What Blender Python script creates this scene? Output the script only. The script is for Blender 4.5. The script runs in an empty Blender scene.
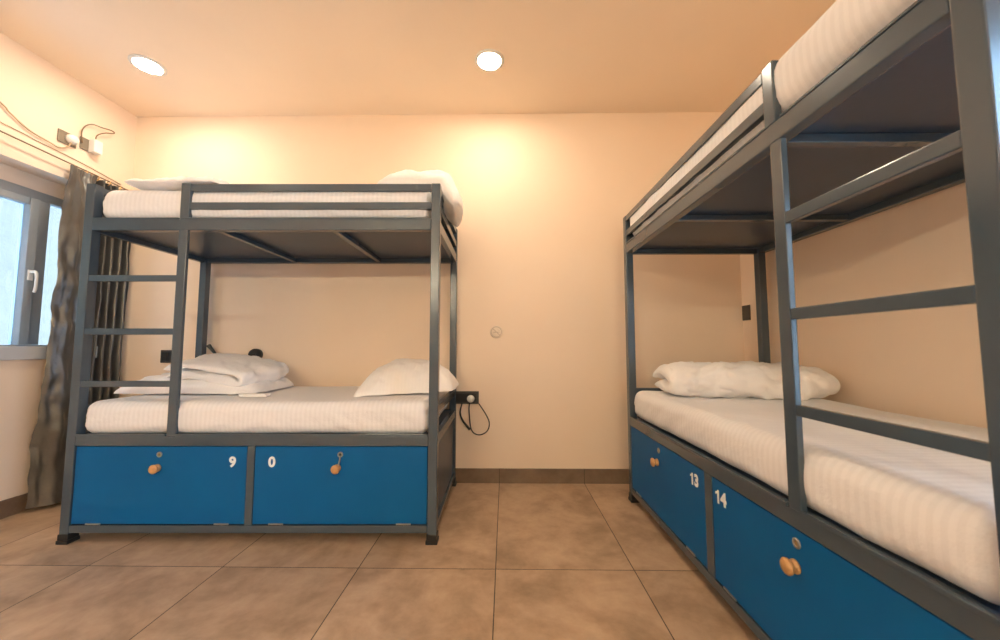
import bpy, bmesh, math, random
from mathutils import Vector, Matrix, noise
random.seed(7)
PI = math.pi
scene = bpy.context.scene
C = scene.collection

# ------------------------------------------------------------------ materials
def new_mat(name):
    m = bpy.data.materials.new(name); m.use_nodes = True
    nt = m.node_tree; b = nt.nodes['Principled BSDF']
    return m, nt, b
def N(nt, typ, **kw):
    n = nt.nodes.new(typ)
    for k, v in kw.items(): setattr(n, k, v)
    return n
def setin(n, **kw):
    for k, v in kw.items(): n.inputs[k.replace('_', ' ')].default_value = v
def ramp(nt, fac, stops):
    r = N(nt, 'ShaderNodeValToRGB'); e = r.color_ramp.elements
    while len(e) < len(stops): e.new(0.5)
    for el, (p, c) in zip(e, stops): el.position = p; el.color = (*c, 1)
    nt.links.new(fac, r.inputs['Fac']); return r.outputs['Color']
def noise_tex(nt, scale, detail=4, rough=0.55, coord='Object', stretch=None):
    tc = N(nt, 'ShaderNodeTexCoord'); out = tc.outputs[coord]
    if stretch:
        mp = N(nt, 'ShaderNodeMapping'); mp.inputs['Scale'].default_value = stretch
        nt.links.new(out, mp.inputs['Vector']); out = mp.outputs['Vector']
    n = N(nt, 'ShaderNodeTexNoise'); setin(n, Scale=scale, Detail=detail, Roughness=rough)
    nt.links.new(out, n.inputs['Vector']); return n.outputs['Fac']
def bump(nt, b, height, strength, dist=0.01):
    n = N(nt, 'ShaderNodeBump'); setin(n, Strength=strength, Distance=dist)
    nt.links.new(height, n.inputs['Height']); nt.links.new(n.outputs['Normal'], b.inputs['Normal'])

def simple(name, col, rough=0.5, var=0.06, scale=6, bumps=0.0, bscale=80, metallic=0.0, spec=0.5):
    m, nt, b = new_mat(name)
    f = noise_tex(nt, scale)
    lo = tuple(max(0, c*(1-var)) for c in col); hi = tuple(min(1, c*(1+var)) for c in col)
    nt.links.new(ramp(nt, f, [(0.3, lo), (0.7, hi)]), b.inputs['Base Color'])
    setin(b, Roughness=rough, Metallic=metallic); b.inputs['Specular IOR Level'].default_value = spec
    if bumps: bump(nt, b, noise_tex(nt, bscale, 3), bumps, 0.002)
    return m

WALLC = (0.88, 0.72, 0.57)
def wall_mat(name, col):
    m, nt, b = new_mat(name)
    f = noise_tex(nt, 1.6, 5, 0.6)
    lo = tuple(c*0.96 for c in col)
    nt.links.new(ramp(nt, f, [(0.3, lo), (0.7, col)]), b.inputs['Base Color'])
    setin(b, Roughness=0.55); b.inputs['Specular IOR Level'].default_value = 0.25
    bump(nt, b, noise_tex(nt, 45, 6, 0.6), 0.12, 0.004)
    return m
M = {}
M['wall'] = wall_mat('cream_wall_paint', WALLC)
M['ceiling'] = wall_mat('cream_ceiling_paint', (0.91, 0.78, 0.63))
M['metal'] = simple('slate_grey_gloss_paint', (0.050, 0.073, 0.096), 0.22, 0.05, 9, 0.06, 60, spec=0.7)
M['sheet_metal'] = simple('dark_slate_panel_paint', (0.032, 0.050, 0.082), 0.36, 0.10, 4, 0.12, 25)
M['blue'] = simple('blue_locker_paint', (0.0, 0.092, 0.275), 0.55, 0.05, 5, 0.05, 40, spec=0.2)
M['wood'] = simple('turned_wood_knob', (0.50, 0.27, 0.11), 0.45, 0.15, 40)
M['steel'] = simple('bright_steel', (0.42, 0.40, 0.38), 0.35, 0.05, 10, metallic=0.9)
M['brass'] = simple('worn_brass', (0.35, 0.26, 0.13), 0.4, 0.1, 20, metallic=0.8)
M['black'] = simple('black_plastic', (0.012, 0.012, 0.012), 0.5, 0.1, 10)
M['dark_plate'] = simple('dark_grey_switch_plate', (0.045, 0.043, 0.04), 0.4, 0.1, 10)
M['brown_plate'] = simple('grey_brown_socket_plate', (0.22, 0.18, 0.13), 0.4, 0.1, 10)
M['white'] = simple('white_plastic', (0.82, 0.80, 0.76), 0.4, 0.02, 10)
M['sticker'] = simple('cream_embossed_disc', (0.80, 0.69, 0.57), 0.45, 0.03, 10)
M['sticker_mark'] = simple('grey_printed_mark', (0.55, 0.45, 0.36), 0.5, 0.05, 20)
M['paper'] = simple('white_packet_paper', (0.86, 0.84, 0.8), 0.6, 0.03, 40)
M['number'] = simple('white_number_vinyl', (0.85, 0.85, 0.84), 0.45, 0.02, 30)
M['frame'] = simple('grey_aluminium_frame', (0.30, 0.34, 0.38), 0.38, 0.04, 8)
M['sill'] = simple('pale_grey_sill', (0.50, 0.53, 0.57), 0.4, 0.04, 8)
M['fascia'] = simple('taupe_blind_box', (0.74, 0.64, 0.56), 0.5, 0.06, 5)
M['tan_cable'] = simple('beige_cable_sheath', (0.50, 0.36, 0.22), 0.5, 0.05, 20)
M['dark_cable'] = simple('brown_cable_sheath', (0.20, 0.13, 0.07), 0.5, 0.05, 20)
M['wire'] = simple('bronze_curtain_wire', (0.20, 0.13, 0.08), 0.4, 0.1, 20)
M['gold'] = simple('gold_curtain_hook', (0.65, 0.42, 0.16), 0.3, 0.1, 20, metallic=0.7)

def fabric(name, col, period=0.024, amt=0.05):
    m, nt, b = new_mat(name)
    tc = N(nt, 'ShaderNodeTexCoord'); sp = N(nt, 'ShaderNodeSeparateXYZ')
    nt.links.new(tc.outputs['Object'], sp.inputs[0])
    mu = N(nt, 'ShaderNodeMath', operation='MULTIPLY'); mu.inputs[1].default_value = 2*PI/period
    nt.links.new(sp.outputs['X'], mu.inputs[0])
    si = N(nt, 'ShaderNodeMath', operation='SINE'); nt.links.new(mu.outputs[0], si.inputs[0])
    ma = N(nt, 'ShaderNodeMapRange'); setin(ma, From_Min=-0.35, From_Max=0.35)
    nt.links.new(si.outputs[0], ma.inputs['Value'])
    lo = tuple(c*(1-amt) for c in col)
    nt.links.new(ramp(nt, ma.outputs[0], [(0, lo), (1, col)]), b.inputs['Base Color'])
    setin(b, Roughness=0.75); b.inputs['Specular IOR Level'].default_value = 0.25
    b.inputs['Sheen Weight'].default_value = 0.15
    f = noise_tex(nt, 13, 6, 0.62)
    bump(nt, b, f, 0.38, 0.016)
    return m
M['cotton'] = fabric('white_striped_cotton', (0.83, 0.82, 0.83), 0.024, 0.045)
M['pillow'] = fabric('white_pillow_cotton', (0.90, 0.88, 0.87), 0.02, 0.012)

def curtain_mat():
    m, nt, b = new_mat('dark_satin_curtain')
    f = noise_tex(nt, 5, 4)
    nt.links.new(ramp(nt, f, [(0.3, (0.075, 0.073, 0.070)), (0.7, (0.115, 0.112, 0.107))]), b.inputs['Base Color'])
    setin(b, Roughness=0.36, Metallic=0.55); b.inputs['Specular IOR Level'].default_value = 0.7
    b.inputs['Sheen Weight'].default_value = 0.2
    bump(nt, b, noise_tex(nt, 10, 3, 0.5), 0.3, 0.02)
    return m
M['curtain'] = curtain_mat()

TX, TY = -0.0421, 1.6762
def floor_mat(name, tile=True, tone=1.0):
    m, nt, b = new_mat(name)
    tc = N(nt, 'ShaderNodeTexCoord'); sp = N(nt, 'ShaderNodeSeparateXYZ')
    nt.links.new(tc.outputs['Object'], sp.inputs[0])
    def mth(op, a, c=None):
        n = N(nt, 'ShaderNodeMath', operation=op)
        for i, v in enumerate((a, c)):
            if v is None: continue
            if isinstance(v, (int, float)): n.inputs[i].default_value = v
            else: nt.links.new(v, n.inputs[i])
        return n.outputs[0]
    xs = mth('DIVIDE', mth('SUBTRACT', sp.outputs['X'], TX), 0.6)
    ys = mth('DIVIDE', mth('SUBTRACT', sp.outputs['Y'], TY), 1.2)
    gx = mth('MULTIPLY', mth('ABSOLUTE', mth('SUBTRACT', mth('FRACT', mth('ADD', xs, 0.5)), 0.5)), 0.6)
    gy = mth('MULTIPLY', mth('ABSOLUTE', mth('SUBTRACT', mth('FRACT', mth('ADD', ys, 0.5)), 0.5)), 1.2)
    g = mth('MINIMUM', gx, gy) if tile else gx
    joint = mth('LESS_THAN', g, 0.0021)
    # each tile its own shift of the cloudy pattern
    cid = N(nt, 'ShaderNodeCombineXYZ')
    nt.links.new(mth('MULTIPLY', mth('FLOOR', xs), 3.7), cid.inputs[0]); nt.links.new(mth('MULTIPLY', mth('FLOOR', ys), 5.3), cid.inputs[1])
    va = N(nt, 'ShaderNodeVectorMath', operation='ADD')
    nt.links.new(tc.outputs['Object'], va.inputs[0]); nt.links.new(cid.outputs[0], va.inputs[1])
    n1 = N(nt, 'ShaderNodeTexNoise'); setin(n1, Scale=3.2, Detail=8, Roughness=0.62, Distortion=0.6); nt.links.new(va.outputs[0], n1.inputs['Vector'])
    n2 = N(nt, 'ShaderNodeTexNoise'); setin(n2, Scale=11, Detail=6, Roughness=0.65); nt.links.new(va.outputs[0], n2.inputs['Vector'])
    mix = mth('ADD', mth('MULTIPLY', n1.outputs['Fac'], 0.65), mth('MULTIPLY', n2.outputs['Fac'], 0.35))
    t = tone
    col = ramp(nt, mix, [(0.36, (0.29*t, 0.198*t, 0.130*t)), (0.5, (0.43*t, 0.300*t, 0.202*t)), (0.66, (0.55*t, 0.400*t, 0.280*t))])
    mx = N(nt, 'ShaderNodeMix', data_type='RGBA'); nt.links.new(joint, mx.inputs['Factor'])
    nt.links.new(col, mx.inputs[6]); mx.inputs[7].default_value = (0.05, 0.035, 0.025, 1)
    nt.links.new(mx.outputs[2], b.inputs['Base Color'])
    setin(b, Roughness=0.42); b.inputs['Specular IOR Level'].default_value = 0.4
    bump(nt, b, n2.outputs['Fac'], 0.08, 0.003)
    return m
M['floor'] = floor_mat('brown_stone_tile')
M['skirting'] = floor_mat('brown_stone_skirting', False, 0.40)

def stucco():
    m, nt, b = new_mat('pale_outside_stucco')
    f = noise_tex(nt, 5, 8, 0.7)
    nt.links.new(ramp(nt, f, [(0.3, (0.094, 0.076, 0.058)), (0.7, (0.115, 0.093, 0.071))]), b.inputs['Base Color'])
    setin(b, Roughness=0.9); bump(nt, b, noise_tex(nt, 30, 6, 0.7), 0.6, 0.02)
    return m
M['stucco'] = stucco()
def glass():
    m = bpy.data.materials.new('window_glass'); m.use_nodes = True; nt = m.node_tree; nt.nodes.clear()
    o = N(nt, 'ShaderNodeOutputMaterial'); t = N(nt, 'ShaderNodeBsdfTransparent'); g = N(nt, 'ShaderNodeBsdfGlossy')
    t.inputs['Color'].default_value = (0.90, 0.97, 0.98, 1); g.inputs['Roughness'].default_value = 0.03
    fr = N(nt, 'ShaderNodeFresnel'); fr.inputs['IOR'].default_value = 1.45
    ng = noise_tex(nt, 2.0, 2); mp = N(nt, 'ShaderNodeMath', operation='MULTIPLY'); mp.inputs[1].default_value = 0.8
    nt.links.new(fr.outputs[0], mp.inputs[0])
    mx = N(nt, 'ShaderNodeMixShader'); nt.links.new(mp.outputs[0], mx.inputs[0])
    nt.links.new(t.outputs[0], mx.inputs[1]); nt.links.new(g.outputs[0], mx.inputs[2]); nt.links.new(mx.outputs[0], o.inputs[0])
    return m
M['glass'] = glass()
def emitter(name, col, s):
    m, nt, b = new_mat(name)
    b.inputs['Base Color'].default_value = (0.8, 0.8, 0.8, 1)
    b.inputs['Emission Color'].default_value = (*col, 1); b.inputs['Emission Strength'].default_value = s
    return m
LAMP_COL = (1.0, 0.85, 0.655)
FILL_COL = (1.0, 0.92, 0.67)
LAMP_S = 180
FILL_S = 235
M['fill_lamp'] = emitter('lit_fill_tube', FILL_COL, FILL_S)  # glow of the added front fill, unseen behind the camera
M['dim_lamp'] = emitter('lit_diffuser_dim', LAMP_COL, 60)
M['lamp'] = emitter('lit_diffuser', LAMP_COL, LAMP_S)

# ------------------------------------------------------------------ mesh helpers
def link(name, bm, mat, parent=None, smooth=False, loc=None):
    bmesh.ops.recalc_face_normals(bm, faces=bm.faces[:])
    me = bpy.data.meshes.new(name); bm.to_mesh(me); bm.free()
    if smooth:
        for p in me.polygons: p.use_smooth = True
    me.materials.append(M[mat] if isinstance(mat, str) else mat)
    o = bpy.data.objects.new(name, me); C.objects.link(o)
    if parent: o.parent = parent
    if loc: o.location = loc
    return o
def box(bm, lo, hi, bev=0.0, seg=2):
    r = bmesh.ops.create_cube(bm, size=1.0)
    vs = r['verts']
    for v in vs:
        v.co = Vector([lo[i] + (v.co[i]+0.5)*(hi[i]-lo[i]) for i in range(3)])
    if bev:
        es = list({e for v in vs for e in v.link_edges})
        bmesh.ops.bevel(bm, geom=es, offset=bev, segments=seg, profile=0.6, affect='EDGES')
    return bm
def bx(lo, hi, bev=0.003): return box(bmesh.new(), lo, hi, bev)
def lathe(profile, axis='z', seg=24, origin=(0, 0, 0), bm=None, cap=True):
    """profile: (r, h) pairs turned about an axis; '-y' points to the front, '-x', 'z', '-z'"""
    bm = bm or bmesh.new(); rings = []
    def tr(r, a, h):
        x, y = r*math.cos(a), r*math.sin(a)
        p = {'z': (x, y, h), '-z': (x, -y, -h), '-y': (x, -h, y), '-x': (-h, x, y), 'x': (h, x, y)}[axis]
        return Vector(origin) + Vector(p)
    for r, h in profile:
        rings.append([bm.verts.new(tr(max(r, 1e-5), 2*PI*k/seg, h)) for k in range(seg)])
    for a, b in zip(rings, rings[1:]):
        for k in range(seg): bm.faces.new((a[k], a[(k+1) % seg], b[(k+1) % seg], b[k]))
    if cap:
        bm.faces.new(rings[0]); bm.faces.new(rings[-1])
    return bm
def spline(pts, n=10):
    P = [Vector(p) for p in pts]; out = []
    for i in range(len(P)-1):
        p0 = P[i-1] if i else P[0]*2-P[1]; p1, p2 = P[i], P[i+1]
        p3 = P[i+2] if i+2 < len(P) else P[-1]*2-P[-2]
        for k in range(n):
            t = k/n
            out.append(0.5*((2*p1)+(p2-p0)*t+(2*p0-5*p1+4*p2-p3)*t*t+(3*p1-p0-3*p2+p3)*t**3))
    out.append(P[-1]); return out
def tube(pts, r, seg=8, n=10, bm=None, radii=None):
    bm = bm or bmesh.new(); S = spline(pts, n); rings = []
    up = Vector((0.13, 0.31, 0.94))
    for i, p in enumerate(S):
        d = (S[min(i+1, len(S)-1)]-S[max(i-1, 0)]).normalized()
        a = d.cross(up)
        if a.length < 0.05: a = d.cross(Vector((1, 0, 0)))
        a.normalize(); b = d.cross(a)
        rr = r if radii is None else radii[0]+(radii[1]-radii[0])*i/(len(S)-1)
        rings.append([bm.verts.new(p+a*math.cos(2*PI*k/seg)*rr+b*math.sin(2*PI*k/seg)*rr) for k in range(seg)])
    for A, B in zip(rings, rings[1:]):
        for k in range(seg): bm.faces.new((A[k], A[(k+1) % seg], B[(k+1) % seg], B[k]))
    bm.faces.new(rings[0]); bm.faces.new(rings[-1]); return bm
def thing(name, label, cat, loc=(0, 0, 0), rz=0, group=None):
    o = bpy.data.objects.new(name, None); C.objects.link(o); o.empty_display_size = 0.1
    o.location = loc; o.rotation_euler = (0, 0, rz); o['label'] = label; o['category'] = cat
    if group: o['group'] = group
    return o
def tag(o, label, cat, group=None):
    o['label'] = label; o['category'] = cat
    if group: o['group'] = group
    return o
def struct(o):
    o['kind'] = 'structure'; return o
def text_mesh(s, size, weight):
    cu = bpy.data.curves.new('numeral', 'FONT'); cu.body = s; cu.size = size; cu.offset = weight; cu.extrude = 0.0006
    cu.align_x = 'CENTER'; cu.align_y = 'CENTER'
    o = bpy.data.objects.new('numeral', cu); C.objects.link(o)
    dg = bpy.context.evaluated_depsgraph_get(); me = bpy.data.meshes.new_from_object(o.evaluated_get(dg))
    bpy.data.objects.remove(o); bpy.data.curves.remove(cu)
    return me
def number_mesh(num):
    """bold door numerals; the figure one has a flag and no foot"""
    if num[0] != '1': return text_mesh(num, 0.068, 0.0026)
    me = text_mesh(num[1], 0.066, 0.0030)
    bm = bmesh.new(); bm.from_mesh(me)
    for v in bm.verts: v.co.x += 0.016
    out = [(-0.012, -0.0245), (-0.012, 0.0245), (-0.0195, 0.0245), (-0.0235, 0.0185), (-0.034, 0.0140), (-0.034, 0.0055), (-0.0225, 0.0095), (-0.0225, -0.0245)]
    f = [bm.verts.new((x, y, 0.0006)) for x, y in out]; k = [bm.verts.new((x, y, -0.0006)) for x, y in out]
    bm.faces.new(list(reversed(f))); bm.faces.new(k)
    for i in range(len(f)): bm.faces.new((f[i], f[(i+1) % len(f)], k[(i+1) % len(f)], k[i]))
    bmesh.ops.recalc_face_normals(bm, faces=bm.faces[:])
    bm.to_mesh(me); bm.free(); return me
def fbm(p, oct=4): return noise.fractal(p, 1.0, 2.0, oct)

# ------------------------------------------------------------------ room
XL, XR, YB, YF, ZC = -2.834, 1.722, 2.691, -2.60, 2.7286
T = 0.2
struct(link('floor', bx((XL-T, YF-T, -0.1), (XR+T, YB+T, 0), 0), 'floor'))
struct(link('ceiling', bx((XL-T, YF-T, ZC), (XR+T, YB+T, ZC+0.1), 0), 'ceiling'))
struct(link('wall_back', bx((XL-T, YB, 0), (XR+T, YB+T, ZC), 0), 'wall'))
def wall_open(name, x0, x1, ya, yb, za, zb):
    bm = bmesh.new()
    box(bm, (x0, YF, 0), (x1, ya, ZC)); box(bm, (x0, yb, 0), (x1, YB, ZC))
    box(bm, (x0, ya, 0), (x1, yb, za)); box(bm, (x0, ya, zb), (x1, yb, ZC))
    return struct(link(name, bm, 'wall'))
W1 = (0.55, 2.50, 0.90, 2.045)      # left window: y0 y1 z0 z1
W2 = (-0.60, 0.30, 0.10, 2.15)      # balcony window beside the camera
wall_open('wall_left', XL-T, XL, *W1)
wall_open('wall_right', XR, XR+T, *W2)
struct(link('wall_front', bx((XL-T, YF-T, 0), (XR+T, YF, ZC), 0), 'wall'))
# skirting tiles
struct(link('baseboard_back', bx((XL, YB-0.011, 0), (XR, YB, 0.10), 0.001), 'skirting'))
def skirt_side(name, x0, x1, ya, yb):
    struct(link(name, bx((x0, ya, 0), (x1, yb, 0.10), 0.001), 'skirting'))
skirt_side('baseboard_left', XL, XL+0.011, YF, YB-0.011)
skirt_side('baseboard_right', XR-0.011, XR, 0.34, YB-0.011)
struct(link('baseboard_front', bx((XL+0.011, YF, 0), (XR, YF+0.011, 0.10), 0.001), 'skirting'))

# window on the left wall: recessed aluminium casement, blind box, sill
w = bpy.data.objects.new('window_1', None); C.objects.link(w); struct(w)
xo = XL-0.135                                        # inner face of the frame
fb = bmesh.new()
y0, y1, z0, z1 = W1
zt = 1.950                                           # underside of blind box
box(fb, (xo-0.06, y0, zt-0.055), (xo, y1, zt), 0.003)
box(fb, (xo-0.06, y0, z0+0.005), (xo, y1, z0+0.075), 0.003)
box(fb, (xo-0.06, y0, z0+0.075), (xo, y0+0.06, zt-0.055), 0.003)
box(fb, (xo-0.06, y1-0.05, z0+0.075), (xo, y1, zt-0.055), 0.003)
link('window_frame', fb, 'frame', w)
mb = bmesh.new()
box(mb, (xo-0.055, 2.205, z0+0.076), (xo+0.012, 2.252, zt-0.056), 0.004)
box(mb, (xo-0.06, 2.252, z0+0.076), (xo+0.002, 2.31, zt-0.056), 0.004)
link('window_mullion', mb, 'frame', w)
sb = bmesh.new()                                     # opening sash around the near pane
box(sb, (xo-0.045, y0+0.061, zt-0.10), (xo+0.006, 2.204, zt-0.056), 0.003)
box(sb, (xo-0.045, y0+0.061, z0+0.076), (xo+0.006, y0+0.11, zt-0.10), 0.003)
link('window_sash', sb, 'frame', w)
link('pane', bx((xo-0.034, y0+0.11, z0+0.076), (xo-0.028, 2.205, zt-0.10), 0), 'glass', w)
link('pane', bx((xo-0.040, 2.31, z0+0.076), (xo-0.034, y1-0.05, zt-0.056), 0), 'glass', w)
hb = bmesh.new()
box(hb, (xo+0.012, 2.216, 1.375), (xo+0.020, 2.241, 1.44), 0.003)
tube([(xo+0.018, 2.228, 1.425), (xo+0.048, 2.228, 1.428), (xo+0.056, 2.23, 1.40), (xo+0.052, 2.232, 1.325), (xo+0.045, 2.232, 1.30)], 0.008, 8, 6, hb)
link('window_handle', hb, 'white', w, True)
link('blind_box', bx((xo-0.06, y0, zt), (xo, y1, z1), 0.002), 'fascia', w)
link('window_sill', bx((XL-0.135, y0+0.001, z0-0.002), (XL+0.018, y1-0.001, z0+0.004), 0.002), 'frame', w)
sl = bmesh.new(); box(sl, (XL+0.0005, y0-0.03, z0-0.012), (XL+0.02, 2.52, z0+0.066), 0.004)
link('window_apron', sl, 'sill', w)

# balcony window on the right wall, beside the camera
w = bpy.data.objects.new('window_2', None); C.objects.link(w); struct(w)
y0, y1, z0, z1 = W2; fb = bmesh.new(); xf = XR+0.08; ym = y0+0.20
for a, b in (((y0, z0), (y1, z0+0.06)), ((y0, z1-0.06), (y1, z1)), ((y0, z0+0.06), (y0+0.06, z1-0.06)), ((y1-0.06, z0+0.06), (y1, z1-0.06)), ((ym-0.03, z0+0.06), (ym+0.03, z1-0.06))):
    box(fb, (xf, a[0], a[1]), (xf+0.06, b[0], b[1]), 0.003)
link('window_frame', fb, 'frame', w)
link('pane', bx((xf+0.027, y0+0.06, z0+0.06), (xf+0.033, ym-0.03, z1-0.06), 0), 'glass', w)
link('pane', bx((xf+0.027, ym+0.03, z0+0.06), (xf+0.033, y1-0.06, z1-0.06), 0), 'glass', w)

# neighbouring wall seen through the left window
struct(link('wall_outside', bx((-5.3, -3.0, -1.0), (-5.1, 7.0, 3.6), 0), 'stucco'))

# ------------------------------------------------------------------ bunk beds
def bunk(label, loc, rz, LEN, WID, stile, ladder_left, guard, nums, door_u, dz, endz, keyed, div):
    t = thing('bunk_bed', label, 'bunk bed', loc, rz, 'metal bunk beds with locker bases')
    P = 0.046
    bottom0, bottom1 = 0.052, 0.088
    low0, low1, up0, up1 = 0.471, 0.520, 1.568, 1.628
    mid0, mid1, top0, top1 = 1.680, 1.718, 1.779, 1.816
    # posts with rubber feet
    for u in (0, LEN-P):
        for v in (0, WID-P):
            p = link('post', bx((u, v, 0.045), (u+P, v+P, top1+0.002), 0.004), 'metal', t)
            fm = bmesh.new()
            box(fm, (u-0.006, v-0.006, 0), (u+P+0.006, v+P+0.006, 0.018), 0.003)
            box(fm, (u-0.003, v-0.003, 0.018), (u+P+0.003, v+P+0.003, 0.046), 0.003)
            link('rubber_foot', fm, 'black', p)
    # long rails
    for v0, front in ((0, True), (WID-0.04, False)):
        link('bottom_rail', bx((P, v0+0.001, bottom0), (LEN-P, v0+0.039, bottom1), 0.003), 'metal', t)
        link('bed_rail', bx((P, v0, low0), (LEN-P, v0+0.04, low1), 0.004), 'metal', t)
        link('bed_rail', bx((P, v0, up0), (LEN-P, v0+0.04, up1), 0.004), 'metal', t)
    # thin lips on top of the front rails, broken at ladder and guard post
    s0, s1 = stile
    for a, b in ((P+0.002, s0-0.004), (s1+0.004, LEN-P-0.002)):
        link('rail_lip', bx((a, -0.004, low1-0.002), (b, 0.008, low1+0.010), 0.002), 'metal', t)
        link('rail_lip', bx((a, -0.002, up1-0.001), (b, 0.008, up1+0.007), 0.002), 'metal', t)
    # end rails
    for u0 in (0.003, LEN-0.033):
        for a, b in ((bottom0, bottom1), (low0, low1), (endz, endz+0.04), (up0, up1), (mid0, mid1), (top0, top1)):
            link('end_rail', bx((u0, P, a), (u0+0.03, WID-P, b), 0.003), 'metal', t)
        link('end_panel', bx((u0+0.010, P, bottom1), (u0+0.016, WID-P, low0), 0), 'sheet_metal', t)
    # guard rails, front (beside the ladder gap) and back
    g0, g1 = guard
    if ladder_left:
        span = (g1, LEN-P)
    else:
        span = (P, g0)
    for a, b in ((mid0, mid1), (top0, top1)):
        link('guard_rail', bx((span[0], 0.002, a), (span[1], 0.026, b), 0.003), 'metal', t)
        link('guard_rail', bx((P, WID-0.036, a), (LEN-P, WID-0.006, b), 0.003), 'metal', t)
    link('guard_post', bx((g0, 0, up1), (g1, 0.024, top1+0.004), 0.004), 'metal', t)
    # ladder
    link('ladder_stile', bx((s0, 0.001, low1-0.001), (s1, 0.019, up0+0.002), 0.003), 'metal', t)
    r0, r1 = (P, s0) if ladder_left else (s1, LEN-P)
    for a, b in ((1.301, 1.333), (1.026, 1.058), (0.762, 0.792)):
        link('ladder_rung', bx((r0, 0.002, a+dz), (r1, 0.022, b+dz), 0.003), 'metal', t)
    # boards under the mattresses, beams under the upper board
    link('bed_board', bx((0.034, 0.041, 1.600), (LEN-0.034, WID-0.041, 1.612), 0), 'sheet_metal', t)
    link('bed_board', bx((0.034, 0.041, 0.505), (LEN-0.034, WID-0.041, 0.517), 0), 'sheet_metal', t)
    for u in (0.68, 1.29) if ladder_left else (0.655, 1.335):
        link('support_beam', bx((u-0.015, 0.041, 1.572), (u+0.015, WID-0.041, 1.599), 0.002), 'metal', t)
    # locker base
    link('back_panel', bx((P, WID-0.03, bottom1), (LEN-P, WID-0.024, low0), 0), 'sheet_metal', t)
    link('locker_floor', bx((P, 0.040, bottom0+0.004), (LEN-P, WID-0.041, bottom0+0.012), 0), 'sheet_metal', t)
    link('locker_divider', bx((div[0], 0.001, bottom1), (div[1], 0.035, low0), 0.003), 'metal', t)
    for (a, b), num, nu, ku, lu, key in zip(door_u, nums[0], nums[1], nums[2], nums[3], keyed):
        d = link('locker_door', bx((a, 0.004, bottom1+0.006), (b, 0.020, low0-0.004), 0.002), 'blue', t)
        kz = nums[4]; lz = kz+0.065
        k = lathe([(0.006, 0), (0.0185, 0.0005), (0.019, 0.005), (0.014, 0.009), (0.012, 0.013), (0.016, 0.017), (0.0215, 0.021), (0.0225, 0.026), (0.019, 0.031), (0.009, 0.0335), (0.001, 0.034)], '-y', 20, (ku, 0.004, kz))
        link('knob', k, 'wood', d, True)
        l = lathe([(0.014, -0.001), (0.014, 0.003), (0.011, 0.0045), (0.0075, 0.004), (0.007, 0.001), (0.001, 0.001)], '-y', 20, (lu, 0.004, lz))
        lk = link('lock', l, 'steel', d, True)
        core = lathe([(0.0068, 0.0), (0.0068, 0.0025), (0.001, 0.0026)], '-y', 14, (lu, 0.004, lz)); box(core, (lu-0.0012, -0.0005, lz-0.004), (lu+0.0012, 0.0016, lz+0.004))
        if key:
            core = core
            kb = bmesh.new()
            tube([(lu, -0.002, lz-0.004), (lu+0.002, -0.006, lz-0.022), (lu-0.003, -0.009, lz-0.046), (lu-0.006, -0.010, lz-0.060)], 0.0035, 8, 6, kb)
            link('key', kb, 'steel', d, True)
        link('lock_core', core, 'brass' if not key else 'black', d)
        for h in nums[5][(a, b)]:
            link('hinge', bx((h-0.036, 0.0005, bottom1+0.003), (h+0.036, 0.006, bottom1+0.010), 0.001), 'steel', d)
        me = number_mesh(num); me.materials.append(M['number'])
        n = bpy.data.objects.new('door_number', me); C.objects.link(n); n.parent = d
        n.location = (nu, 0.0025, nums[6]); n.rotation_euler = (PI/2, 0, 0)
        if num in ('9', '0'): n['label'] = 'white number %s' % num
    return t
LL, WL = 1.853, 0.795
lr = 0.0125
Lloc = (-0.3383-math.cos(lr)*LL, 1.8708-math.sin(lr)*LL, 0)
LEFT = bunk('slate grey metal bunk bed with blue lockers numbered 9 and 0 beside the curtain', Lloc, lr, LL, WL, (0.498, 0.543), True, (0.498, 0.546),
     (('9', '0'), (0.835, 1.031), (0.463, 1.357), (0.469, 1.370), 0.364, {(0.052, 0.905): (0.161, 0.794), (0.946, 1.803): (1.062, 1.690)}, 0.391),
     ((0.052, 0.905), (0.946, 1.803)), 0.0, 0.623, (False, True), (0.907, 0.944))
LR, WR = 1.829, 0.900
rr = 0.0066
RIGHT = bunk('slate grey metal bunk bed with blue lockers numbered 13 and 14 along the right wall', (0.7845, 2.4158, 0), -PI/2+rr, LR, WR, (1.336, 1.380), False, (1.318, 1.362),
     (('13', '14'), (0.816, 1.004), (0.441, 1.348), (0.462, 1.356), 0.366, {(0.052, 0.893): (0.161, 0.763), (0.946, 1.779): (1.035, 1.690)}, 0.408),
     ((0.052, 0.893), (0.946, 1.779)), 0.016, 0.660, (False, False), (0.895, 0.944))
def LW(u, v, z=0):
    c, s = math.cos(lr), math.sin(lr); return Vector((Lloc[0]+c*u-s*v, Lloc[1]+s*u+c*v, z))
def RW(u, v, z=0):
    c, s = math.cos(-PI/2+rr), math.sin(-PI/2+rr); return Vector((0.7845+c*u-s*v, 2.4158+s*u+c*v, z))

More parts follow.
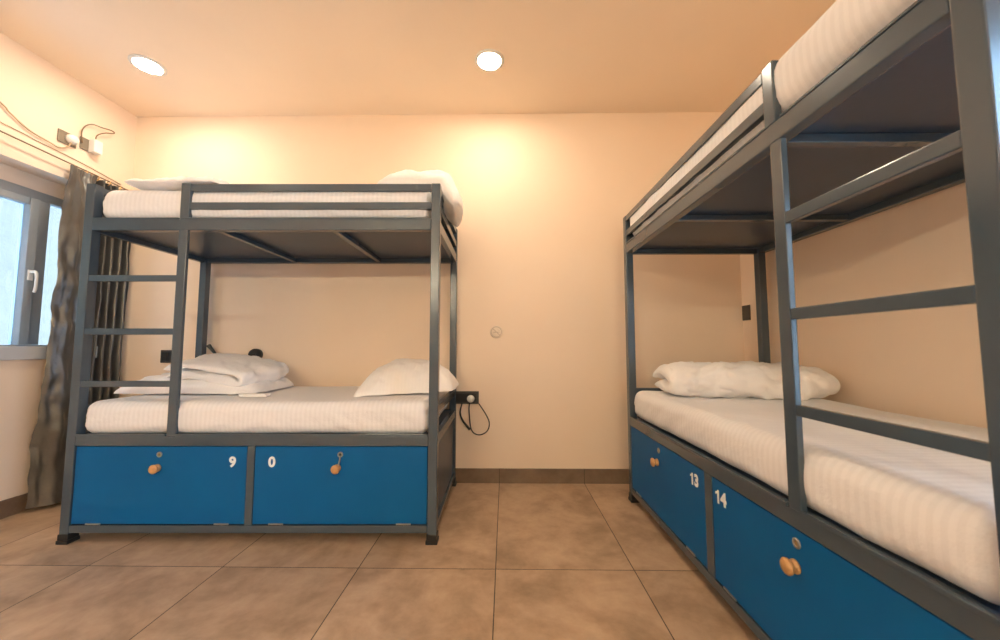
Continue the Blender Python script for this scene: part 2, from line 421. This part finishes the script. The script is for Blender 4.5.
# ------------------------------------------------------------------ soft things
def axis_pts(a, r, n):
    e = [a-r+r*math.sin(PI/2*k/6) for k in range(7)]
    inner = [-(a-r)+2*(a-r)*k/n for k in range(1, n)]
    return [-x for x in reversed(e)] + inner + e
def mattress(label, loc, rz, L, W, H, r, seed, group, crown=0.0, side_bulge=0.006, sag=0.004):
    """fitted-sheet mattress: rounded slab whose skin is wrinkled and slightly bulged"""
    bm = bmesh.new(); X, Y, Z = axis_pts(L/2, r, 70), axis_pts(W/2, r, 30), axis_pts(H/2, r, 8)
    cache = {}
    def vert(x, y, z):
        k = (round(x, 6), round(y, 6), round(z, 6))
        if k in cache: return cache[k]
        q = Vector((max(-L/2+r, min(L/2-r, x)), max(-W/2+r, min(W/2-r, y)), max(-H/2+r, min(H/2-r, z))))
        d = Vector((x, y, z))-q
        n = d.normalized(); p = q+n*r
        w = Vector((p.x*2.2+seed*7.1, p.y*2.2, p.z*4))
        hf = (p.z+H/2)/H                                    # 0 bottom .. 1 top
        # diagonal pulls near the lower hem and towards the corners
        corner = max(0, 1-min(abs(p.x-L/2), abs(p.x+L/2))/0.35)
        cr = fbm(Vector((p.x*9+p.z*14*(1 if p.x > 0 else -1)+seed, p.y*5, p.z*3)), 3)
        dsp = 0.005*fbm(w, 4)+0.008*cr*(1-hf)*min(1, hf*5)+0.008*cr*corner*(1-abs(2*hf-1))
        dsp += side_bulge*(1-abs(2*hf-1)**2)*(1-abs(n.z))
        p = p+n*dsp
        if n.z > 0.5: p.z += crown*(1-(2*p.x/L)**2)*(1-(2*p.y/W)**2)+sag*fbm(Vector((p.x*1.5+seed, p.y*1.5, 3)), 2)
        if hf < 0.25 and abs(n.z) < 0.8: p.z += 0.003*fbm(Vector((p.x*12, p.y*12, seed)), 2)
        p.z += H/2
        cache[k] = bm.verts.new(p); return cache[k]
    def side(A, B, f):
        for i in range(len(A)-1):
            for j in range(len(B)-1):
                vs = [vert(*f(A[i], B[j])), vert(*f(A[i+1], B[j])), vert(*f(A[i+1], B[j+1])), vert(*f(A[i], B[j+1]))]
                if len(set(vs)) == 4: bm.faces.new(vs)
    for s in (-1, 1):
        side(X, Y, lambda a, b: (a, b, s*H/2)); side(X, Z, lambda a, b: (a, s*W/2, b)); side(Y, Z, lambda a, b: (s*L/2, a, b))
    o = link('mattress', bm, 'cotton', None, True, loc); o.rotation_euler = (0, 0, rz)
    return tag(o, label, 'mattress', group)
G = 'white sheeted bunk mattresses'
def lm(u, v, z): return LW(u, v, z)
mattress('white striped mattress on the lower bunk above lockers 9 and 0', lm(0.9265, 0.394, 0.521), lr, 1.742, 0.755, 0.167, 0.045, 1, G)
mattress('white striped mattress on the upper bunk above the ladder beside the curtain', lm(0.9265, 0.394, 1.629), lr, 1.742, 0.750, 0.178, 0.052, 2, G)
mattress('white striped mattress on the lower bunk above lockers 13 and 14', RW(0.911, 0.446, 0.521), -PI/2+rr, 1.712, 0.840, 0.172, 0.042, 3, G, side_bulge=0.010)
mattress('white striped mattress on the upper bunk against the right wall', RW(0.911, 0.446, 1.629), -PI/2+rr, 1.712, 0.840, 0.231, 0.075, 4, G, side_bulge=0.018)

def pillow(name, label, cat, loc, rot, L, W, T, seed, group=None, wr=1.0, flat=0.42, fn=None, nx=84, ny=60, pw=0.50, flange=0.0):
    bm = bmesh.new(); top = {}; bot = {}
    for i in range(nx+1):
        for j in range(ny+1):
            a = -math.cos(PI*i/nx); b = -math.cos(PI*j/ny)
            # corners stick out, edges draw in
            cr = 1-0.10*(a*b)**4; x = L/2*a*(1-0.05*(1-b*b))*cr; y = W/2*b*(1-0.07*(1-a*a))*cr
            th = (max(0, 1-abs(a)**2.6)*max(0, 1-abs(b)**2.2))**pw
            q = Vector((x*6+seed*3.7, y*6, seed))
            w1 = fbm(q, 4); w2 = fbm(Vector((x*16+y*7, y*16-x*7, seed*2.3)), 3)
            ang = fbm(Vector((math.atan2(y, x)*3.2, seed, 0.3)), 2)
            edge = (a*a+b*b)/2
            # soft creases running in from the seams
            c1 = 1-2.2*abs(noise.noise(Vector((x*5+y*9+seed, y*4-x*3, seed*1.9)))); c2 = 1-2.2*abs(noise.noise(Vector((x*11-y*5, y*7+seed, seed*3.1))))
            crease = max(0, c1)**4*(0.35+edge)+0.6*max(0, c2)**4*edge
            dz = wr*(-0.013*crease+0.010*w1+0.009*w2+0.014*ang*edge)*min(1, th*2)
            edgewave = wr*0.008*fbm(Vector((x*10, y*10, seed+5)), 2)
            zt = T*(1-flat)*th+dz+edgewave; zb = -T*flat*th*0.98+edgewave*0.6
            lip = i in (0, nx) or j in (0, ny)
            P = Vector((x, y, zt)); Q = Vector((x, y, zb))
            if fn: P = fn(P); Q = fn(Q)
            top[i, j] = bm.verts.new(P)
            bot[i, j] = top[i, j] if lip else bm.verts.new(Q)
    for i in range(nx):
        for j in range(ny):
            bm.faces.new((top[i, j], top[i+1, j], top[i+1, j+1], top[i, j+1]))
            vs = (bot[i, j], bot[i, j+1], bot[i+1, j+1], bot[i+1, j])
            try: bm.faces.new(vs)
            except ValueError: pass
    o = link(name, bm, 'pillow', None, True, loc); o.rotation_euler = rot
    return tag(o, label, cat, group)
def folded(name, label, cat, loc, rot, prof, t, Wd, seed, amp=1.0, taper=0.06, nj=80):
    """a soft quilt folded over itself: profile centreline in x-z, thickened and swept along y"""
    S = spline(prof, 12); n = len(S)
    nrm = []
    for i in range(n):
        d = (S[min(i+1, n-1)]-S[max(i-1, 0)]).normalized(); nrm.append(Vector((-d.z, 0, d.x)))
    bm = bmesh.new(); rings = []
    for j in range(nj+1):
        b = -math.cos(PI*j/nj)
        k = max(0.0, 1-abs(b)**5)**0.5*0.88+0.12 if 0 < j < nj else 0.10
        y = Wd/2*b
        loop = []
        for side in (1, -1):
            rng = range(n) if side == 1 else range(n-1, -1, -1)
            for i in rng:
                s = i/(n-1); endr = min(1.0, (min(s, 1-s)*n/3.5+0.02))**0.5
                th = t/2*k*endr
                c = Vector((S[i].x*(1-taper*b*b), 0, S[i].z*(0.90+0.10*k)))
                p = c+nrm[i]*th*side; p.y = y*(1+0.03*fbm(Vector((s*5, seed, b)), 2))
                w = fbm(Vector((p.x*7+seed, y*7, s*4+seed)), 4); w2 = fbm(Vector((p.x*18+y*8, y*16, seed*1.7+s*6)), 3)
                cz = max(0, 1-2.2*abs(noise.noise(Vector((y*7+p.x*4+seed, p.x*6, s*5+seed)))))**4
                p += nrm[i]*side*amp*(0.007*w+0.004*w2-0.006*cz)*k
                p.x += amp*0.012*fbm(Vector((s*2.0, y*4, seed+9)), 2)
                if p.z < 0.002: p.z = 0.002
                loop.append(bm.verts.new(p))
        rings.append(loop)
    m = len(rings[0])
    for A, B in zip(rings, rings[1:]):
        for q in range(m): bm.faces.new((A[q], A[(q+1) % m], B[(q+1) % m], B[q]))
    for R in (rings[0], rings[-1]):
        for i in range(n-1):
            try: bm.faces.new((R[i], R[i+1], R[m-2-i], R[m-1-i]))
            except ValueError: pass
    o = link(name, bm, 'pillow', None, True, loc); o.rotation_euler = rot
    return tag(o, label, cat)
zl = 0.688
# lower bunk on the left: pillow by the right post, bedding heap at the left
pillow('pillow', 'plump white pillow at the right end of the lower bunk above locker 0', 'pillow', LW(1.612, 0.420, zl+0.012), (0, math.radians(-3), lr+0.02), 0.60, 0.44, 0.200, 3, 'white pillows', 0.9, 0.05, pw=0.72)
pillow('pillow', 'wide white pillow under the folded quilt at the left of the lower bunk', 'pillow', LW(0.350, 0.475, zl+0.009), (0, 0, lr+0.01), 0.86, 0.50, 0.130, 8, 'white pillows', 1.1, 0.04)
folded('folded_quilt', 'small white quilt folded on top of the pillow near the black reading lamp', 'quilt', LW(0.43, 0.475, zl+0.072), (math.radians(5), math.radians(5), lr-0.03),
       [(-0.20, 0, 0.036), (-0.08, 0, 0.048), (0.08, 0, 0.044), (0.22, 0, 0.026), (0.275, 0, 0.040), (0.27, 0, 0.072), (0.20, 0, 0.092), (0.06, 0, 0.104), (-0.08, 0, 0.108), (-0.22, 0, 0.080)], 0.066, 0.42, 4, 1.7)
# upper bunk on the left
def droop(p):
    # right third hangs over the end rail
    x0 = 0.075
    if p.x > x0:
        d = p.x-x0; a = min(1.10, d*5.5)
        r = d-0.0
        nx = x0+math.sin(min(a, 1.1))*0.06+max(0, r-0.10)*math.cos(1.10)*0.9
        nz = -max(0, r-0.05)*math.sin(1.10)
        off = Vector((math.sin(a)*p.z, 0, math.cos(a)*p.z))
        return Vector((nx, p.y, nz))+off
    return p
pillow('pillow', 'white pillow drooping over the right end rail of the upper bunk', 'pillow', LW(1.735, 0.30, 1.862), (0, 0, lr+0.05), 0.56, 0.42, 0.19, 11, 'white pillows', 0.9, 0.25, droop)
def corner(p):
    q = max(0, p.x-0.20)*max(0, -p.y-0.06)
    return Vector((p.x, p.y, p.z-q*3.0-max(0, p.x-0.24)*0.10))
pillow('pillow', 'thin flat white pillow on the upper bunk above the ladder by the curtain', 'pillow', LW(0.445, 0.190, 1.832), (0, 0, lr), 0.58, 0.40, 0.085, 14, 'white pillows', 1.2, 0.25, corner)
# lower bunk on the right: quilt folded double across the head end
folded('folded_quilt', 'bulky white quilt folded double across the lower bunk above locker 13', 'quilt', RW(0.330, 0.500, 0.690), (0, 0, -PI/2-0.16),
       [(-0.19, 0, 0.048), (-0.10, 0, 0.050), (0.0, 0, 0.052), (0.10, 0, 0.050), (0.155, 0, 0.060), (0.172, 0, 0.092), (0.145, 0, 0.124), (0.06, 0, 0.138), (-0.05, 0, 0.138), (-0.15, 0, 0.122), (-0.19, 0, 0.100)], 0.094, 0.80, 6, 2.3, 0.10)
# little packet on the sheet
pk = bx((-0.075, -0.022, 0), (0.075, 0.022, 0.016), 0.004)
tag(link('packet', pk, 'paper', None, False, LW(0.81, 0.185, 0.690)), 'small flat white packet lying on the lower bunk sheet above lockers 9 and 0', 'packet').rotation_euler = (0, 0, lr+0.02)

# ------------------------------------------------------------------ curtain
def curtain():
    t = thing('curtain', 'dark satin floor length curtain hanging beside the window and left bunk', 'curtain', (-2.80, 2.255, 0))
    bm = bmesh.new(); nu, nv = 150, 90; g = []
    for i in range(nu+1):
        s = i/nu; col = []
        for j in range(nv+1):
            h = j/nv                                    # 0 bottom 1 top
            y = 0.415*s
            flare = -0.075*(1-h)*(1-s)
            fold = 0.5-0.5*math.cos(min(1, max(0, (s-0.36)/0.12))*PI)
            am = 0.004+0.024*fold
            x = am*math.sin(2*PI*(s*9.0)+0.6*math.sin(3*h+s*4))*(0.75+0.25*h) + 0.010*math.sin(s*6+1.0)
            x += 0.085*math.sin(min(1.0, s/0.40)*PI)*(1-0.75*h)
            wr = fbm(Vector((y*9, h*6, 1.3)), 4)
            cr = fbm(Vector((y*14+h*9, h*11-y*6, 5.1)), 3)
            x += (1-fold*0.75)*(0.018*wr+0.016*cr)
            z = 0.022+h*(2.128-0.025*s-0.022)+0.004*math.sin(40*s)*(h > 0.98)
            col.append((x, y+flare+0.006*wr, z))
        g.append(col)
    for off in (0.0, -0.003):
        vs = [[bm.verts.new((x+off, y, z)) for x, y, z in c] for c in g]
        for i in range(nu):
            for j in range(nv): bm.faces.new((vs[i][j], vs[i+1][j], vs[i+1][j+1], vs[i][j+1]))
    c = link('curtain_cloth', bm, 'curtain', t, True)
    for k in range(6):
        y = 0.02+k*0.072
        link('curtain_hook', tube([(0.0, y, 2.105-0.05*y), (0.012, y+0.004, 2.125-0.05*y), (0.002, y+0.006, 2.142-0.05*y), (-0.008, y, 2.128-0.05*y)], 0.0035, 6, 5), 'gold', t, True)
curtain()
cw = thing('curtain_wire', 'thin bronze curtain wire stretched along the left wall above the window', 'curtain rail', (-2.795, 0.5, 2.235))
link('wire', tube([(0, 0, 0), (0, 1.0, -0.055), (0, 1.42, -0.078), (0, 2.16, -0.118)], 0.0045, 8, 8), 'wire', cw, True)
link('wall_bracket', bx((-0.039, -0.012, -0.014), (0.006, 0.004, 0.014), 0.002), 'gold', cw)
link('wall_bracket', bx((-0.039, 2.156, -0.132), (0.006, 2.172, -0.104), 0.002), 'gold', cw)

# ------------------------------------------------------------------ sockets, plugs, cables
def plate_x(name, label, ya, yb, za, zb, x, sgn, mat, holes):
    t = thing(name, label, 'socket', (x, (ya+yb)/2, (za+zb)/2))
    hy, hz = (yb-ya)/2, (zb-za)/2
    xs = (0, 0.010) if sgn > 0 else (-0.010, 0)
    link('plate', bx((xs[0], -hy, -hz), (xs[1], hy, hz), 0.003), mat, t)
    return t
plate_x('wall_socket', 'grey brown wall socket above the window holding a round white plug', 2.208, 2.308, 2.265, 2.345, XL, 1, 'brown_plate', 2)
plate_x('wall_socket', 'grey brown wall socket behind the square white adapter near the corner', 2.330, 2.420, 2.285, 2.365, XL, 1, 'brown_plate', 2)
pl = thing('plug', 'round white plug in the left wall socket above the window', 'plug', (XL+0.010, 2.272, 2.306))
link('plug_body', lathe([(0.030, 0), (0.031, 0.012), (0.026, 0.030), (0.014, 0.036), (0.001, 0.037)], 'x', 20), 'white', pl, True)
link('cable', tube([(0.020, -0.010, -0.026), (0.010, -0.022, -0.062), (0.004, -0.060, -0.085), (0.002, -0.105, -0.078), (0.001, -0.205, -0.060), (0.001, -0.295, -0.010), (0.001, -0.36, 0.035), (0.001, -0.75, 0.22), (0.001, -1.2, 0.30)], 0.0045, 8, 8), 'tan_cable', pl, True)
ad = thing('adapter', 'square white plug-in adapter with a looped brown cable near the corner', 'adapter', (XL+0.010, 2.395, 2.325))
ab = bmesh.new(); box(ab, (0.0, -0.022, -0.045), (0.045, 0.030, 0.045), 0.006, 3)
link('adapter_body', ab, 'white', ad)
link('cable', tube([(0.004, -0.060, -0.005), (0.012, -0.075, 0.055), (0.018, -0.065, 0.105), (0.020, -0.025, 0.145), (0.022, 0.035, 0.158), (0.024, 0.095, 0.172), (0.026, 0.108, 0.160), (0.026, 0.05, 0.128), (0.026, 0.005, 0.085), (0.024, -0.002, 0.044)], 0.0035, 8, 8), 'dark_cable', ad, True)
tc_ = tube([(XL+0.004, 0.2, 2.30), (XL+0.004, 1.2, 2.26), (XL+0.004, 1.944, 2.222), (XL+0.004, 2.123, 2.206), (XL+0.004, 2.335, 2.190), (XL+0.004, 2.60, 2.155)], 0.0025, 6, 8)
tag(link('wall_cable', tc_, 'tan_cable', None, True), 'thin beige cable pinned along the left wall just over the curtain wire', 'cable')
# back wall, left of the bunk ladder: dark switch plate
def plate_y(name, label, cat, xa, xb, za, zb, mat, rockers):
    t = thing(name, label, cat, ((xa+xb)/2, YB, (za+zb)/2))
    hx, hz = (xb-xa)/2, (zb-za)/2
    link('plate', bx((-hx, -0.010, -hz), (hx, 0, hz), 0.003), mat, t)
    for k in range(rockers):
        a = -hx*0.86+k*(hx*1.72/rockers); b = a+hx*1.72/rockers-0.004
        link('rocker', bx((a, -0.014, -hz*0.68), (b, -0.008, hz*0.68), 0.002), 'black', t)
    return t
plate_y('light_switch', 'dark switch plate on the back wall between curtain and left bunk ladder', 'switch', -2.527, -2.372, 0.845, 0.938, 'dark_plate', 3)
plate_y('wall_socket', 'dark socket plate on the back wall right of the left bunk', 'socket', -0.362, -0.190, 0.553, 0.642, 'dark_plate', 1)
pg = thing('plug', 'white plug with a black looped cable in the socket right of the left bunk', 'plug', (-0.247, YB-0.008, 0.590))
link('plug_body', lathe([(0.024, 0), (0.027, 0.010), (0.024, 0.030), (0.012, 0.036), (0.001, 0.037)], '-y', 20), 'white', pg, True)
ox, oz = 0.247, -0.590
link('cable', tube([(x+ox, y, z+oz) for x, y, z in ((-0.253, -0.026, 0.572), (-0.257, -0.030, 0.52), (-0.253, -0.022, 0.451), (-0.245, -0.012, 0.385), (-0.224, 0.003, 0.346), (-0.180, 0.0035, 0.334), (-0.130, 0.0035, 0.360), (-0.114, 0.003, 0.416), (-0.138, -0.008, 0.480), (-0.189, -0.006, 0.556))], 0.004, 8, 8), 'black', pg, True)
link('cable_end', tube([(x+ox, y, z+oz) for x, y, z in ((-0.309, -0.006, 0.562), (-0.322, -0.010, 0.494), (-0.303, -0.012, 0.437), (-0.252, -0.014, 0.374))], 0.005, 8, 8, None, (0.004, 0.0085)), 'black', pg, True)
plate_x('wall_socket', 'small dark socket on the right wall behind the far post of the right bunk', 2.600, 2.680, 1.150, 1.257, XR, -1, 'dark_plate', 1)
# no-smoking disc on the back wall
ns = thing('no_smoking_sign', 'small round cream no smoking disc on the back wall between the bunks', 'sign', (-0.064, YB, 1.070))
link('disc', lathe([(0.045, 0), (0.046, 0.003), (0.043, 0.005), (0.001, 0.005)], '-y', 36), 'sticker', ns, True)
link('ring', lathe([(0.040, 0.0050), (0.040, 0.0065), (0.0345, 0.0065), (0.0345, 0.0050)], '-y', 36, (0, 0, 0), None, False), 'sticker_mark', ns)
sb = bmesh.new(); box(sb, (-0.034, -0.0066, -0.003), (0.034, -0.005, 0.003))
for v in sb.verts:
    x, z = v.co.x, v.co.z; c, s = math.cos(-0.75), math.sin(-0.75); v.co.x, v.co.z = c*x-s*z, s*x+c*z
link('slash', sb, 'sticker_mark', ns)
cb = bmesh.new(); box(cb, (-0.022, -0.0058, -0.006), (0.014, -0.005, 0.001)); box(cb, (0.016, -0.0058, -0.006), (0.022, -0.005, 0.001))
tube([(0.019, -0.0054, 0.004), (0.022, -0.0054, 0.010), (0.014, -0.0054, 0.013), (0.012, -0.0054, 0.020)], 0.0012, 6, 5, cb)
link('cigarette', cb, 'sticker_mark', ns)

# ------------------------------------------------------------------ reading lamp on the back wall
rl = thing('reading_lamp', 'black gooseneck reading lamp on the back wall behind the folded quilt', 'lamp', (-1.812, YB, 0.905))
link('wall_base', lathe([(0.030, 0), (0.042, 0.006), (0.044, 0.035), (0.036, 0.055), (0.020, 0.064), (0.001, 0.066)], '-y', 24), 'black', rl, True)
link('neck', tube([(-0.01, -0.030, -0.030), (-0.06, -0.035, -0.055), (-0.14, -0.040, -0.085), (-0.22, -0.045, -0.060), (-0.27, -0.050, -0.005)], 0.009, 8, 8), 'black', rl, True)
link('lamp_head', tube([(-0.262, -0.049, -0.014), (-0.285, -0.052, 0.018), (-0.312, -0.055, 0.052), (-0.325, -0.056, 0.068)], 0.014, 12, 8, None, (0.007, 0.015)), 'black', rl, True)

# ------------------------------------------------------------------ ceiling lights
def downlight(x, y, label, group='round ceiling downlights', mat='lamp'):
    t = thing('ceiling_light', label, 'ceiling light', (x, y, ZC), 0, group)
    link('trim_ring', lathe([(0.072, 0), (0.090, 0.001), (0.090, 0.006), (0.074, 0.010), (0.072, 0.010)], '-z', 40, (0, 0, 0), None, False), 'white', t, True)
    link('diffuser', lathe([(0.071, 0.006), (0.066, 0.0085), (0.050, 0.0105), (0.030, 0.0118), (0.012, 0.0123), (0.001, 0.0124)], '-z', 40, (0, 0, 0), None, False), mat, t, True)
downlight(-2.242, 2.17, 'lit round ceiling light in the left corner above the window')
downlight(-0.095, 2.16, 'lit round ceiling light near the middle of the ceiling by the back wall')

for xx, side in ((-2.242, 'left'), (-0.095, 'middle')):
    downlight(xx, 0.2, 'lit round ceiling light above the camera, %s of the room' % side, mat='dim_lamp')
# added fill lamps, shaped as tube lights, brightening the view from behind the camera
def fill_tube(x, z, label):
    t = thing('fill_tube', label, 'fill light', (x, YF-0.002, z), 0, 'added fill tubes on the wall behind the camera')
    link('fill_batten', bx((-0.62, 0, -0.020), (0.62, 0.030, 0.020), 0.004), 'white', t)
    for sx in (-0.605, 0.605):
        link('fill_holder', bx((sx-0.012, 0.030, -0.018), (sx+0.012, 0.075, 0.018), 0.003), 'white', t)
    link('tube', lathe([(0.013, -0.592), (0.013, 0.592)], 'x', 16, (0, 0.055, 0)), 'fill_lamp', t, True)
fill_tube(-1.55, 2.05, 'added warm fill tube on the wall behind the camera, left one')
fill_tube(0.35, 2.05, 'added warm fill tube on the wall behind the camera, right one')
# ------------------------------------------------------------------ daylight
wd = bpy.data.worlds.new('overcast_sky'); scene.world = wd; wd.use_nodes = True
bg = wd.node_tree.nodes['Background']
bg.inputs['Color'].default_value = (0.50, 0.70, 1.0, 1); bg.inputs['Strength'].default_value = 16.0
def portal(name, loc, rot, sx, sy):
    l = bpy.data.lights.new(name, 'AREA'); l.shape = 'RECTANGLE'; l.size = sx; l.size_y = sy; l.cycles.is_portal = True
    o = bpy.data.objects.new(name, l); C.objects.link(o); o.location = loc; o.rotation_euler = rot
portal('window_daylight', (XL-0.215, (W1[0]+W1[1])/2, (W1[2]+W1[3])/2), (0, -PI/2, 0), W1[3]-W1[2], W1[1]-W1[0])
portal('balcony_daylight', (XR+0.215, (W2[0]+W2[1])/2, (W2[2]+W2[3])/2), (0, PI/2, 0), W2[3]-W2[2], W2[1]-W2[0])

# ------------------------------------------------------------------ camera and view
cam = bpy.data.cameras.new('camera'); co = bpy.data.objects.new('camera', cam); C.objects.link(co)
cam.sensor_fit = 'HORIZONTAL'; cam.sensor_width = 36.0; cam.lens = 368.92/1000*36
co.location = (0, 0, 0.97); co.rotation_euler = (PI/2+0.0695, 0, 0.01386)
cam.clip_start = 0.02
cam.dof.use_dof = True; cam.dof.focus_distance = 2.3; cam.dof.aperture_fstop = 3.2
scene.camera = co
vs = scene.view_settings
vs.view_transform = 'Standard'; vs.look = 'None'; vs.gamma = 1.0; vs.use_curve_mapping = False
vs.exposure = 0.2
scene.cycles.max_bounces = 12; scene.cycles.diffuse_bounces = 8
scene.cycles.use_denoising = True
scene.cycles.sample_clamp_indirect = 8.0
